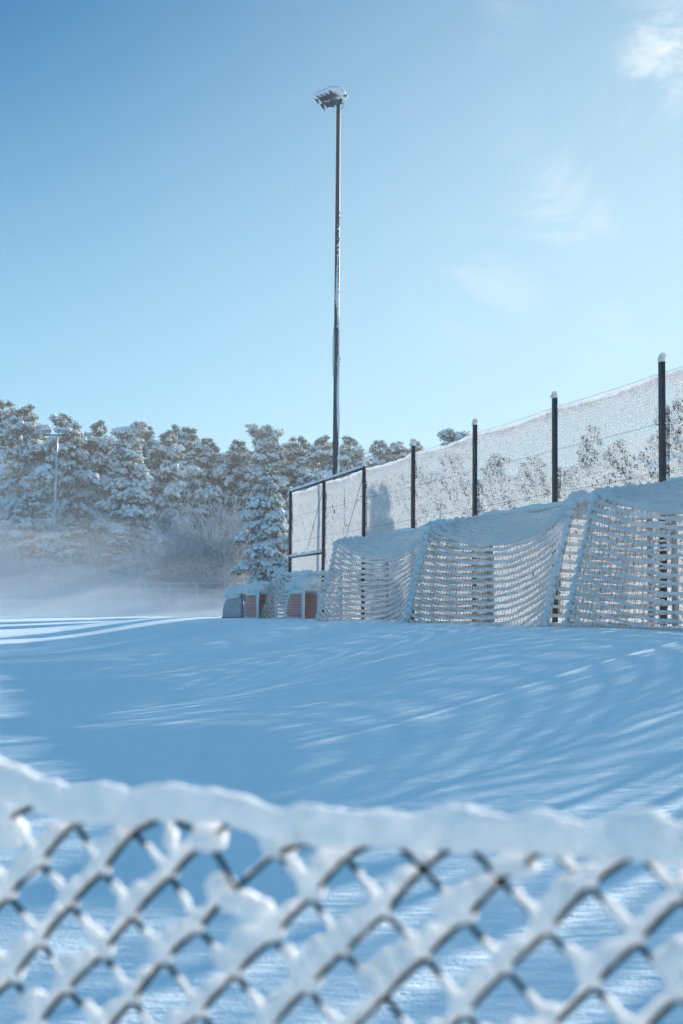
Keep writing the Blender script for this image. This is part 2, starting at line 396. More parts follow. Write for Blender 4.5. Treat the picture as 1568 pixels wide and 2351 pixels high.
# ------------------------------------------------------------------ tall ball fence
FV = 13.0
U_END, U_1515 = u_of(664, FV - .06), u_of(1521, FV - .06)
BAY = (U_END - U_1515) / 6
F_TOP = 4.72
def build_tall_fence():
    z0 = 0.80
    root = empty('ball_fence', uv(U_END, FV, z0), TH - R(90))     # local x runs towards the camera, local y = +v (away from the field)
    root.rotation_euler = (R(-.55), 0, TH - R(90))
    tag(root, 'tall dark-posted chain-link fence crusted with snow behind the row of goals', 'fence')
    NB = 12
    dz = .064; half = dz / 2
    nx = int(BAY / half); nz = int((F_TOP - .10) / half)
    sx = BAY / nx
    I, K = np.meshgrid(np.arange(nx + 1), np.arange(nz + 1), indexing='ij')
    def P(i, k, bulge=.0):
        x = i * sx; z = (.03 + k * half) * (1 - .016 * np.sin(x / BAY * math.pi))
        y = .004 * np.where((i.astype(int) % 2) == 0, 1, -1) + .025 * np.sin(x / BAY * math.pi) * np.sin(z / F_TOP * 9 + 1)
        return np.stack([x, y + 0 * z, z + 0 * x], -1)
    par = ((I + K) % 2 == 0)
    i0, k0 = I[par], K[par]
    ok = (i0 < nx) & (k0 < nz); a = (i0[ok], k0[ok])
    b = MB(); b.segs(P(*a), P(a[0] + 1, a[1] + 1), .0021, .0021)
    ok = (i0 > 0) & (k0 < nz); a = (i0[ok], k0[ok])
    b.segs(P(*a), P(a[0] - 1, a[1] + 1), .0021, .0021)
    net_me = b.mesh('chain_link', M['wire'])
    def crust(bay, dense):
        """one lump of snow caught in the lower corner of each diamond"""
        g = np.random.default_rng(100 + bay)
        sel = par & (I > 0) & (I < nx)
        ii, kk = I[sel].astype(float), K[sel].astype(float)
        p = P(ii, kk)
        xx, zz = p[:, 0], p[:, 2]
        Q = np.stack([xx + bay * BAY, zz], -1)
        n1 = noise(Q, 1.1, 21); n2 = noise(Q, 4.5, 22); n3 = g.normal(size=len(xx))
        topd = F_TOP - zz
        # cover: a roll at the top, a thinner zone below it, then thick again
        c = .80 + .06 * dense + .08 * n1 + .13 * n2
        thin = np.exp(-((topd - 1.05) / .75) ** 2) * (1 - dense) * (.75 + .30 * n1)
        c = c - .24 * thin
        c = c + .15 * sstep(1.5, 2.3, topd)
        if 3 <= bay <= 7: c = c - .34 * np.exp(-((topd - 2.3) / .65) ** 2) * sstep(-.2, .9, n1 + .5 * noise(Q, 2.3, 29))
        if bay >= 8: c = c * (1 - .70 * sstep(1.75, 1.4, topd))
        depth_r = .24 + .05 * noise(Q[:, :1], .8, 23) + .16 * dense
        rollw = sstep(depth_r + .16, depth_r - .10, topd + .05 * n2 + .05 * n3)
        if bay >= 8: rollw = rollw * .0
        c = c * (1 - rollw) + rollw * (1.05 + .08 * n2)
        roll = rollw > .6
        # bare slits beside posts and a few strips where the snow has slid off
        edge = np.minimum(xx, BAY - xx)
        slit = (edge < .06 + .13 * (noise(np.stack([np.where(xx < BAY / 2, 0, 1) * 9.1 + bay * 3.7, zz * .8], -1), 1.0, 25) > -.25))
        strip = noise(np.stack([xx + bay * BAY, zz * .12], -1), 3.4, 26) > 1.55
        c = np.where((slit | strip) & ~roll, c * .28, c)
        bare = n2 + .35 * n1 > 1.75
        c = np.where(bare & ~roll, c * .25, c)
        keep = c + .22 * n3 > .37
        s = np.clip(c + .22 * n3, .35, 1.25)[keep]
        C = p[keep] + np.stack([0 * s, -.002 + .004 * n3[keep], half * (.30 + .25 * s)], -1)
        S = np.stack([.0310 * s ** .9, .009 * s + .004, .0290 * s ** .95], -1) * (1 + .12 * g.normal(size=(len(s), 3)))
        rl = roll[keep]
        S[rl] *= np.array([1.05, 1.5, 1.05])
        m = MB(); m.blobs(C, S, None, 0, .13, seed=bay)
        # drifted roll along the top wire
        xs = np.arange(0, BAY + .01, .035); h = np.clip(.030 + .010 * noise(np.stack([xs + bay * BAY, 0 * xs], -1), 2.2, 28), .006, .06)
        if bay == 6: h = np.where(xs > .75, h, .006)          # (local x grows towards the camera)
        m.tube(np.stack([xs, 0 * xs, F_TOP - .045 + h * .9 - .016 * F_TOP * np.sin(xs / BAY * math.pi)], -1), np.stack([h * .75 + .006, h], -1), 7)
        return m
    for bay in range(NB):
        bx = bay * BAY
        panel = obj('mesh_panel', net_me, root); panel.location = (bx, 0, 0)
        dense = max(0.0, 1 - bay / 4.2) if bay < 8 else .25
        crust(bay, dense).build('snow_crust', M['mesh_snow'], panel)['kind'] = 'stuff'
    for k in range(6):
        z = .05 + k * .93
        xs = np.linspace(0, NB * BAY, NB * 6 + 1)
        w = MB(); w.tube(np.stack([xs, -.012 + 0 * xs, z - .012 * np.sin((xs / BAY % 1) * math.pi)], -1), .0035, 4)
        w.build('tension_wire', M['wire'], root)
    for j in range(NB + 1):
        x = j * BAY
        m = MB()
        hh = F_TOP + (.16 if j > 2 else .03)
        m.box((x, -.06, hh / 2 - .3), (.115, .085, hh + .6))
        m.box((x, -.06, hh + .006), (.123, .093, .012))
        for k in range(10): m.box((x, -.008, .3 + k * .46), (.05, .02, .03))
        po = m.build('post', M['post'], root, smooth=False)
        c = MB(); g = np.random.default_rng(j)
        c.blobs([(x + g.normal() * .006, -.06, hh + .075), (x + .018 * g.normal() + .02, -.06, hh + .125), (x - .02, -.065, hh + .05)],
                np.array([(.085, .08, .075), (.06, .06, .06), (.07, .07, .05)]) * g.uniform(.75, 1.2, (3, 3)), None, 2, .06, seed=j)
        # crumbs of snow held along the post's edges
        c.build('snow_cap', M['mesh_snow'], po)
        zz = g.uniform(.2, F_TOP, 22); c = MB()
        c.blobs(np.stack([x + g.choice([-.055, .055], 22), np.full(22, -.02), zz], -1), np.stack([g.uniform(.006, .014, 22)] * 2 + [g.uniform(.01, .025, 22)], -1), None, 0, .2, seed=j + 50)
        c.build('snow_crumbs', M['mesh_snow'], po)['kind'] = 'stuff'
    # rails over the two far bays, mid rail in the last, wire braces
    def rail(x0, x1, z, name='rail'):
        m = MB(); m.tube([(x0, -.06, z), ((x0 + x1) / 2, -.06, z), (x1, -.06, z)], .036, 10)
        r = m.build(name, M['post'], root)
        xs = np.linspace(x0, x1, 60); h = .055 + .018 * noise(np.stack([xs, xs * 0 + z], -1), 2.0, 31)
        c = MB(); c.tube(np.stack([xs, -.055 + 0 * xs, z + .035 + h * .6], -1), np.stack([.05 + 0 * xs, h], -1), 9)
        c.build('snow_cap', M['cap_snow'], r)
    rail(0, BAY, F_TOP - .0); rail(BAY, 2 * BAY, F_TOP - .0); rail(0, BAY, 2.25)
    for (xa, za, xb, zb) in ((BAY * .98, F_TOP - .1, .1, .2), (BAY * 1.98, F_TOP - .1, BAY * 1.02, .2)):
        m = MB(); m.tube([(xa, -.02, za), ((xa + xb) / 2, -.02, (za + zb) / 2), (xb, -.02, zb)], .008, 5); m.build('brace', M['wire'], root)
build_tall_fence()

# ------------------------------------------------------------------ goals
def net_goal(name, L, H, arm, depth, pitch, sag, tubes, cordm, lump=1.0, dense_end=0.0, dense_far=0.0, frame_r=.06, seed=0, cord_r=.0035):
    """goal frame in its own axes: x along the goal (0 = end nearer the camera), y = back towards the field, z up; back at y = depth"""
    root = empty(name)
    g = np.random.default_rng(seed)
    m = MB()
    for x in (0.0, L):
        p = MB(); p.tube([(x, 0, -.3), (x, 0, H / 2), (x, 0, H - .01)], frame_r, 12); p.build('post', M[tubes], root)
        a = MB(); a.tube([(x, .02, H - .02), (x, arm * .5, H - .07), (x, arm * .95, H - .16), (x, arm, H - .22)] + [(x, arm + (depth - arm) * q, (H - .22) * (1 - q)) for q in (.25, .5, .75, 1.0)], frame_r * .55, 10)
        a.build('side_frame', M[tubes], root)
    p = MB(); p.tube([(-frame_r, 0, H), (L / 2, 0, H), (L + frame_r, 0, H)], frame_r, 12); p.build('crossbar', M[tubes], root)
    p = MB(); p.tube([(0, depth, -.03), (L / 2, depth, -.03), (L, depth, -.03)], frame_r * .5, 8); p.build('ground_bar', M[tubes], root)
    # net surface rows: the profile over top panel and back panel
    l1, l2 = arm, math.hypot(depth - arm, H)
    rows = int(round((l1 + l2) / pitch))
    step = max(.02, pitch * .2)
    t = np.linspace(0, 1, int(L / step) + 1)
    f = 1 - np.abs(2 * t - 1) ** 2.3
    grid = []
    for r in range(rows + 1):
        s = (l1 + l2) * r / rows
        if s < l1: y, z = s, H - .17 * s / l1; sg = sag * (s / l1) ** .8
        else: q = (s - l1) / l2; y, z = arm + (depth - arm) * q, (H - .17) * (1 - q); sg = sag * (1 - .10 * q)
        yy = y - .18 * sag * f * (1 if s > l1 else s / l1)
        zz = z - sg * f
        zz = zz + .012 * noise(np.stack([t * L, 0 * t + r * 7.3], -1), 1.6, seed + 40) * (1 if 0 < r else 0)
        grid.append(np.stack([t * L, yy, zz], -1))
    G = np.array(grid)
    # cords
    cb = MB()
    for r in range(rows + 1):
        if G[r, :, 2].max() > -.05: cb.tube(G[r, ::2], cord_r, 4, cap=False)
    ncol = int(L / pitch)
    idx = np.round(np.linspace(0, len(t) - 1, ncol + 1)).astype(int)
    for c in idx:
        pts = G[:, c].copy(); off = g.normal(0, .006, pts.shape); off[:, 1:] *= .5
        cb.tube(pts + off, cord_r, 4, cap=False)
    # side nets
    side = []
    for x in (0.0, L):
        nr = int(H / pitch)
        for r in range(1, nr + 1):
            z = H - r * pitch
            if z < 0: continue
            yb = arm + (depth - arm) * (1 - z / H)
            ys = np.linspace(0, yb, 10); zs = z - .04 * np.sin(ys / yb * math.pi)
            ln = np.stack([x + 0 * ys, ys, zs], -1); side.append(ln); cb.tube(ln, cord_r, 4, cap=False)
        for y in np.arange(pitch, depth, pitch):
            zt = H - .17 * y / arm if y <= arm else (H - .17) * (depth - y) / (depth - arm)
            cb.tube([(x, y, 0), (x + g.normal() * .01, y, zt / 2), (x, y, zt)], cord_r, 4, cap=False)
    netp = cb.build('net', M[cordm], root)
    # snow lying on the cords
    sb = MB()
    X = t * L
    cell = pitch
    for r in range(1, rows + 1):
        if G[r, :, 2].max() < -.05: continue
        s = (l1 + l2) * r / rows
        top = s < l1 * 1.02
        ph = (X / cell + .5 * (r % 2)) * 2 * math.pi
        nz = noise(np.stack([X, 0 * X + r * 3.1], -1), 3.0, seed + 60); nz2 = noise(np.stack([X, 0 * X + r * 1.3], -1), 9.0, seed + 61)
        if top:
            h = (.060 + .012 * np.cos(ph) + .014 * nz + .006 * nz2) * lump
            w = (.075 + .010 * np.cos(ph) + .012 * nz) * lump * pitch / .15
            off = .025
        else:
            h = (.0245 + .006 * np.cos(ph) + .006 * nz + .004 * nz2) * lump
            w = (.032 + .004 * np.cos(ph) + .006 * nz) * lump
            off = .028
            # between rows the slope carries more
            if s < l1 * 1.02 + 2.5 * pitch: h = h * 1.35; w = w * 1.3
        thin = (noise(np.stack([X, 0 * X + r * 2.2], -1), 1.4, seed + 70) > 1.5) & (not top)
        h = np.where(thin, h * .55, h)
        ex = np.exp(-(X / .55) ** 2) * dense_end + np.exp(-((L - X) / .5) ** 2) * dense_far
        h = h * (1 + .75 * ex); w = w * (1 + .8 * ex)
        pts = G[r].copy(); pts[:, 2] += off * lump * (h / .05 / lump) * .8; pts[:, 1] += .004
        sides = 9
        a = np.arange(sides) / sides * 2 * math.pi
        lumps = 1 + .10 * noise(np.stack([np.repeat(X[:, None], sides, 1) * 14, np.repeat(np.cos(a)[None], len(X), 0) * 1.3, np.repeat(np.sin(a)[None], len(X), 0) * 1.3 + r], -1), 1.0, seed + 80)
        rr = np.sqrt((w[:, None] * np.cos(a)) ** 2 + (h[:, None] * np.where(np.sin(a) < 0, .55, 1.0) * np.sin(a)) ** 2) * lumps
        rr = np.maximum(rr, .008)
        sb.tube(pts, rr, sides)
        if not top:       # little tongues hanging where the uprights cross
            C = G[r, idx] + np.array([0, .004, .004]); k = g.uniform(.3, .85, len(C)) * lump
            sb.blobs(C + np.stack([g.normal(0, .01, len(C)), 0 * k, -.012 * k], -1), np.stack([.026 * k, .022 * k, .034 * k], -1), None, 0, .1, seed=seed + r)
    for ln in side:
        k = g.uniform(.75, 1.15)
        dl = np.linspace(0, 1, 24); pts = np.stack([np.interp(dl, np.linspace(0, 1, 10), ln[:, c]) for c in range(3)], -1)
        h = (.030 + .006 * noise(pts, 8, seed + 5)) * k * lump
        pts[:, 2] += .022 * lump
        sb.tube(pts, np.stack([h * .8, h], -1), 7)
    sb.build('net_snow', M['net_snow'], netp)
    # thick snow on crossbar, arms and back stays
    cp = MB()
    xs = np.linspace(-.1, L + .1, int(L / .05) + 4)
    h = (.085 + .022 * noise(np.stack([xs, 0 * xs], -1), 1.5, seed + 90) + .01 * noise(np.stack([xs, 0 * xs], -1), 6, seed + 91)) * (frame_r / .06) ** .5
    cp.tube(np.stack([xs, .015 + 0 * xs, H + frame_r * .6 + h * .4], -1), np.stack([h * 1.05, h * .85], -1), 12)
    for x in (0.0, L):
        prof = [(0, H + .03)] + [(arm * q, H + .02 - .15 * q) for q in (.3, .6, .9)] + [(arm * 1.02, H - .19)] + [(arm + (depth - arm) * q + .03, (H - .22) * (1 - q) + .02) for q in np.linspace(.06, 1, 16)]
        prof = np.array(prof); d = np.r_[0, np.cumsum(np.hypot(*np.diff(prof, axis=0).T))]
        sd = np.linspace(0, d[-1], int(d[-1] / .03)); py = np.interp(sd, d, prof[:, 0]); pz = np.interp(sd, d, prof[:, 1])
        beads = .046 + .024 * np.cos(sd / pitch * 2 * math.pi) + .012 * noise(np.stack([sd, 0 * sd + x], -1), 5, seed + 95)
        beads = np.where(sd < l1 * 1.1, beads + .03, beads) * lump * (frame_r / .06) ** .4
        cp.tube(np.stack([x + 0 * py + .01 * noise(np.stack([sd, 0 * sd], -1), 6, seed + 3), py, pz], -1), np.stack([beads * .95, beads], -1), 10, up=(1, 0, 0))
    cp.build('snow_cap', M['cap_snow'], root)
    return root

def place(root, u, v, dz=0.0, turn=0.0):
    p = uv(u, v); root.location = (p[0], p[1], float(ground(p[0], p[1])) + dz)
    root.rotation_euler = (0, 0, R(90) + TH + turn)

VB = 9.85; VC = VB + 1.95
GL = 7.32
u_b0 = u_of(1252, VB) ; u_a0 = u_of(936, VB); u_c1 = u_of(1300, VB)
g1 = net_goal('football_goal', GL, 2.28, 1.42, 1.95, .150, .60, 'goal', 'cord', dense_end=.9, seed=1); place(g1, u_b0, VC, -.02)
tag(g1, 'full-size goal with sagging snowy net, the middle one of the three big goals', 'goal', 'full-size football goals pushed back against the tall fence')
g2 = net_goal('football_goal', GL, 2.28, 1.42, 1.95, .150, .58, 'goal', 'cord', dense_end=.25, seed=2); place(g2, u_a0 + .05, VC, -.06)
tag(g2, 'farthest full-size goal with snow-heavy net, right beside the small red-netted goal', 'goal', 'full-size football goals pushed back against the tall fence')
g3 = net_goal('football_goal', GL, 2.28, 1.42, 1.95, .150, .52, 'goal', 'cord', dense_far=.15, seed=3); place(g3, u_c1 - GL, VC, .02)
tag(g3, 'nearest full-size goal with red cords showing in its snowy net, cut by the right edge', 'goal', 'full-size football goals pushed back against the tall fence')

# smaller goals at the far end of the row
def place_px(root, x, Y, dz=0.0, turn=0.0):
    p = at(x, 1420, Y); root.location = (p[0], p[1], float(ground(p[0], p[1])) + dz)
    root.rotation_euler = (0, 0, R(90) + TH + turn)
g4 = net_goal('youth_goal', 3.0, 1.42, .5, .88, .125, .50, 'white_tube', 'green_cord', lump=.85, frame_r=.045, seed=4)
v4 = 10.45; place(g4, u_of(651, v4), v4 + .88, -.02)
tag(g4, 'small white-framed goal with sagging snowy net standing between the two red-netted goals', 'goal', 'small goals at the far end of the row')
for (dz, mt) in ((-.14, 'sticker'), (-.25, 'sticker_white'), (-.33, 'sticker')):
    m = MB(); m.box((-.047, 0, 1.42 + dz), (.004, .06, .07), m=0); m.build('warning_sticker', M[mt], g4, smooth=False)
g5 = net_goal('youth_goal', 3.0, 1.42, .5, .88, .125, .45, 'white_tube', 'green_cord', lump=.85, frame_r=.045, seed=5)
v5 = 11.6; place(g5, u_of(722, v5), v5 + .88, .04)
tag(g5, 'small white-framed goal half hidden between the red-netted goal and the big nets', 'goal', 'small goals at the far end of the row')

def red_goal(label, netmat, tubes, Wd, H, D, seed, stays=()):
    """small goal seen from its side: two round-cornered side frames, fine net drawn round the back, a cushion of snow on top"""
    root = empty('floor_goal'); tag(root, label, 'goal', 'small goals at the far end of the row')
    r = .032
    for x in (0, Wd):
        m = MB(); m.tube([(x, 0, -.2), (x, 0, H / 2), (x, 0, H)], r * 1.5, 10); m.build('post', M[tubes], root)
    m = MB(); m.tube([(-r, 0, H), (Wd / 2, 0, H), (Wd + r, 0, H)], r * 1.5, 10); m.build('crossbar', M[tubes], root)
    # rounded footprint of the back, swept up to a shorter top
    a = np.linspace(0, math.pi, 25)
    def ring(z):
        k = 1 - (z / H) ** 3 * .35
        x = np.where(a < math.pi / 2, Wd - .02, .02) ; ca, sa = np.cos(a), np.sin(a)
        xs = Wd / 2 + (Wd / 2 - .02) * np.sign(ca) * np.abs(ca) ** .4; ys = .02 + D * k * np.abs(sa) ** .55
        return np.stack([xs, ys, np.full_like(xs, z)], -1)
    for z, nm in ((.03, 'base_bar'), (H - .06, 'top_hoop')):
        m = MB(); m.tube(ring(z), r, 8); m.build(nm, M[tubes], root)
    for fx in stays:      # white upright tubes up the back of the net
        i = int(np.argmin(np.abs(ring(0)[:, 0] - Wd * fx) + (np.sin(a) < .3) * 9))
        m = MB(); m.tube([ring(z)[i] + np.array([0, .04, 0]) for z in np.linspace(-.1, H + .02, 8)], .045, 10, up=(0, 1, 0)); m.build('back_stay', M[tubes], root)
    zs = np.arange(.03, H - .02, .045)
    cb = MB(); sb = MB(); rg = [ring(z) for z in zs]
    for k, p in enumerate(rg):
        cb.tube(p, .009, 4, cap=False)
        h = .011 + .004 * noise(p, 7, seed + k)
        sb.tube(p + np.array([0, 0, .010]), np.clip(h * .95, .004, .022), 5)
    A = np.array(rg)
    pos = np.linspace(0, len(a) - 1, 60)
    for c in pos:
        i = int(c); fr = c - i; j = min(i + 1, len(a) - 1)
        cb.tube(A[:, i] * (1 - fr) + A[:, j] * fr, .008, 4, cap=False)
    # a second, finer layer hanging inside closes the net up
    for k, p in enumerate(rg):
        c = np.array([Wd / 2, D / 2, 0]); q = c + (p - c) * np.array([.97, .97, 1]) + np.array([0, 0, .022]); cb.tube(q, .009, 4, cap=False)
    n = cb.build('net', M[netmat], root); sb.build('net_snow', M['net_snow'], n)
    g = np.random.default_rng(seed)
    cp = MB()
    px, py = np.meshgrid(np.linspace(.19, Wd - .19, 6), np.linspace(.06, D * .72, 7)); q = np.stack([px.ravel(), py.ravel(), np.full(px.size, H + .02)], -1)
    q[:, 2] += .19 * (1 - ((q[:, 0] - Wd / 2) / Wd * 2) ** 2) * np.cos(q[:, 1] / D * 1.3); q += g.normal(0, .025, q.shape)
    cp.blobs(q, np.stack([g.uniform(.18, .26, len(q)), g.uniform(.16, .22, len(q)), g.uniform(.11, .17, len(q))], -1), None, 2, .03, seed=seed)
    p = ring(H - .04); cp.tube(p[::1], np.clip(.060 + .025 * noise(p, 4, seed), .02, .11), 9)
    xs = np.linspace(0, 1, 9); cp.tube(np.stack([Wd * xs, 0 * xs, H + .035 + .015 * noise(np.stack([xs * 3, xs], -1), 2, seed)], -1), .055, 9)
    cp.build('snow_cap', M['cap_snow'], root)
    root['half'] = (Wd / 2, D / 2)
    return root
def settle(root, v, px, turn, dz=-.02):
    """stand a small goal on the line v so that its middle lies on the sight column px"""
    u = u_of(px, v); w, d = root['half']; del root['half']
    p = uv(u, v); an = R(90) + TH + turn
    off = np.array([math.cos(an) * w - math.sin(an) * d, math.sin(an) * w + math.cos(an) * d])
    q = p[:2] - off; root.location = (q[0], q[1], float(ground(*p[:2])) + dz); root.rotation_euler = (0, 0, an)
r2 = red_goal('small red-netted goal under a snow cushion, against the corner of the big nets', 'red_net', 'white_tube', 1.05, .84, .60, 21, (.68,))
settle(r2, 10.2, 691, R(-38))
r1 = red_goal('small red-netted goal with two white stays, left of the white-framed goal', 'red_net', 'white_tube', 1.1, .86, .60, 22, (.62, .45))
settle(r1, 10.35, 592, R(-42))
r0 = red_goal('low blue-posted goal with grey net, leftmost of the small goals', 'grey_net', 'blue_tube', 1.3, .80, .80, 23, (.45,))
settle(r0, 10.2, 545, R(-30))
# ------------------------------------------------------------------ tall floodlight
def lamp_unit(mb_h, mb_g, c, ax, s=1.0, mb_s=None):
    """one floodlight: a flared housing with a visor; ax rows: right, out (beam), up"""
    ax = np.asarray(ax, float)
    sg = [(-1, -1), (1, -1), (1, 1), (-1, 1)]
    back = [(x * .10 * s, -.16 * s, z * .09 * s) for x, z in sg]; fr = [(x * .22 * s, .14 * s, z * .19 * s) for x, z in sg]
    V = np.array(back + fr) @ ax + c
    mb_h.add(V, [(0, 1, 2, 3), (0, 4, 5, 1), (1, 5, 6, 2), (2, 6, 7, 3), (3, 7, 4, 0)])
    # glass set just inside the mouth
    g = np.array([(x * .215 * s, .135 * s, z * .185 * s) for x, z in sg]) @ ax + c
    mb_g.add(g, [(0, 1, 2, 3)])
    # visor
    mb_h.box(c + np.array([0, .20 * s, .197 * s]) @ ax, (.46 * s, .14 * s, .012 * s), ax)
    for x in (-1, 1):
        v = np.array([(x * .226 * s, .14 * s, .19 * s), (x * .226 * s, .26 * s, .19 * s), (x * .226 * s, .14 * s, -.19 * s)]) @ ax + c
        w = v + np.array([.008 * s * x, 0, 0]) @ ax
        mb_h.add(np.vstack([v, w]), [(0, 1, 4, 3), (1, 2, 5, 4), (2, 0, 3, 5)], [(0, 1, 2), (5, 4, 3)])

def axes(beam, up=(0, 0, 1)):
    b = np.asarray(beam, float); b /= np.linalg.norm(b)
    r = np.cross(b, up); r /= np.linalg.norm(r); return np.array([r, b, np.cross(r, b)])

def build_floodlight():
    Y = 50.5
    top = at(777, 232, Y); p0 = at(770.0, 1100, Y); gz = float(ground(p0[0], Y))
    lean = (top[0] - p0[0]) / (top[2] - p0[2])
    base = np.array([p0[0] - lean * (p0[2] - gz), Y, gz]); Hh = top[2] - gz
    root = empty('floodlight_mast', base); tag(root, 'tall dark floodlight mast with a snow-capped lamp cluster, rising behind the fence', 'floodlight')
    def c(z): return np.array([lean * z, 0, z])
    def rad(z): return .118 - .048 * z / Hh
    m = MB(); zs = np.linspace(-.3, Hh, 30); m.tube([c(z) for z in zs], np.array([rad(z) for z in zs]), 16, up=(0, 1, 0)); m.build('pole', M['pole'], root)
    for z in (2.6, 6.2, Hh * .55, Hh - .45):
        m = MB(); m.tube([c(z - .03), c(z), c(z + .03)], rad(z) + .008, 16, up=(0, 1, 0)); m.build('collar', M['post'], root)
    # rime blown onto the pole: a ragged stripe that wanders round it
    s = MB(); zs = np.arange(1.0, Hh * .78, .06); n = noise(np.stack([zs, 0 * zs], -1), .55, 5)
    ang = R(-38) + .55 * n; wd = np.clip(.055 + .016 * noise(np.stack([zs, 0 * zs + 3], -1), 2.5, 6) , .02, .1) * sstep(Hh * .78, Hh * .55, zs)
    pts = np.stack([lean * zs + np.array([rad(z) for z in zs]) * np.cos(ang) * .82, np.array([rad(z) for z in zs]) * np.sin(ang) * .82, zs], -1)
    s.tube(pts, np.clip(wd, .006, .1), 7, up=(0, 1, 0))
    q = rng.integers(0, len(zs), 420); s.blobs(pts[q] + rng.normal(0, .025, (420, 3)), np.stack([rng.uniform(.015, .04, 420)] * 2 + [rng.uniform(.02, .06, 420)], -1), None, 0, .2, seed=3)
    zs2 = np.arange(8.6, 10.4, .05); s.tube(np.stack([lean * zs2 - .10, -.03 + 0 * zs2, zs2], -1), .018 + .03 * np.sin((zs2 - 8.6) / 1.8 * math.pi), 7, up=(0, 1, 0))
    s.build('rime', M['rime'], root)
    # head: lamps side by side along a cross arm that points away from the camera to the left
    T = c(Hh); d = np.array([-.62, .78, 0]); d /= np.linalg.norm(d)
    arm = MB(); arm.box(T + d * .38 + np.array([0, 0, .03]), (1.1, .09, .09), np.array([d, np.cross((0, 0, 1), d), (0, 0, 1)]))
    arm.box(T + np.array([0, 0, .0]), (.24, .24, .16)); arm.build('cross_arm', M['post'], root, smooth=False)
    beam = np.array([-.86, -.30, -.42]); ax = axes(beam)
    cap = MB()
    for k, (o, dz) in enumerate(((1.10, .30), (.72, .30), (.34, .30), (-.04, .30), (.52, -.02), (-.30, -.04))):
        h, gl = MB(), MB(); cc = T + d * o * .52 + np.array([-.22 - .06 * o, -.0, dz - .07])
        lamp_unit(h, gl, cc, ax, .66)
        h.box(cc + np.array([.16, .02, -.02]), (.16, .05, .05))
        hh = h.build('lamp', M['housing'], root, smooth=False); gl.build('lamp_glass', M['glass'], hh, smooth=False)
        if dz > 0:
            cap.blobs([cc + np.array([.0, 0, .16]), cc + np.array([.17, .02, .15]), cc + np.array([-.14, 0, .10]), cc + np.array([.3, 0, .06])], [(.23, .22, .15), (.24, .22, .17), (.15, .17, .08), (.17, .18, .16)], None, 2, .03, seed=k)
    cap.blobs([T + np.array([.10, -.05, .10]), T + np.array([.22, -.05, .08]), T + np.array([.0, -.1, .06])], [(.13, .12, .08), (.10, .09, .07), (.1, .08, .05)], None, 2, .05, seed=9)
    cap.build('snow_cap', M['cap_snow'], root)
    b = MB(); b.box(T + np.array([.24, -.05, .14]), (.11, .16, .14), axes((.9, -.2, -.3))); b.tube([T + np.array([.08, 0, .03]), T + np.array([.2, -.02, .05]), T + np.array([.32, -.04, .12])], .025, 6)
    b.tube([T + np.array([.12, 0, -.02]), T + np.array([.2, 0, -.12]), T + np.array([.14, 0, -.25]), T + np.array([.1, 0, -.3])], .014, 5)
    b.build('control_box', M['housing'], root, smooth=False)
build_floodlight()

def build_far_floodlight():
    Y = 128.0
    top = at(131, 1000, Y); low = at(123.5, 1330, Y); gz = float(ground(top[0], Y))
    lean = (top[0] - low[0]) / (top[2] - low[2]); Hh = top[2] - gz
    root = empty('floodlight_mast', (top[0] - lean * Hh, Y, gz)); tag(root, 'distant pale floodlight mast with two snowy lamp clusters, in front of the wood', 'floodlight')
    m = MB(); zs = np.linspace(-.3, Hh, 12); m.tube(np.stack([lean * zs, 0 * zs, zs], -1), np.linspace(.16, .085, 12), 12, up=(0, 1, 0)); m.build('pole', M['steel'], root)
    s = MB(); zs = np.linspace(.5, Hh * .76, 60); s.tube(np.stack([lean * zs - .04 - .03 * np.sin(zs * .7), -.10 + 0 * zs, zs], -1), .075 + .02 * np.sin(zs * 1.1), 8, up=(0, 1, 0)); s.build('rime', M['rime'], root)
    T = np.array([lean * Hh, 0, Hh])
    a = MB(); a.box(T + np.array([0, 0, .05]), (2.3, .12, .12)); a.build('cross_arm', M['post'], root, smooth=False)
    cap = MB(); ax = axes((.25, -.9, -.35))
    for k, x in enumerate((-1.15, -.72, .12, .55, 1.0)):
        h, g = MB(), MB(); cc = T + np.array([x, -.1, .36 - .04 * abs(x)]); lamp_unit(h, g, cc, ax, .75); h.box(cc + np.array([0, .08, -.2]), (.06, .06, .3))
        hh = h.build('lamp', M['housing'], root, smooth=False); g.build('lamp_glass', M['glass'], hh, smooth=False)
        cap.blobs([cc + np.array([0, -.12, .25]), cc + np.array([.02, .12, .2])], [(.30, .27, .15), (.27, .25, .14)], None, 2, .05, seed=k)
    cap.build('snow_cap', M['cap_snow'], root)
build_far_floodlight()

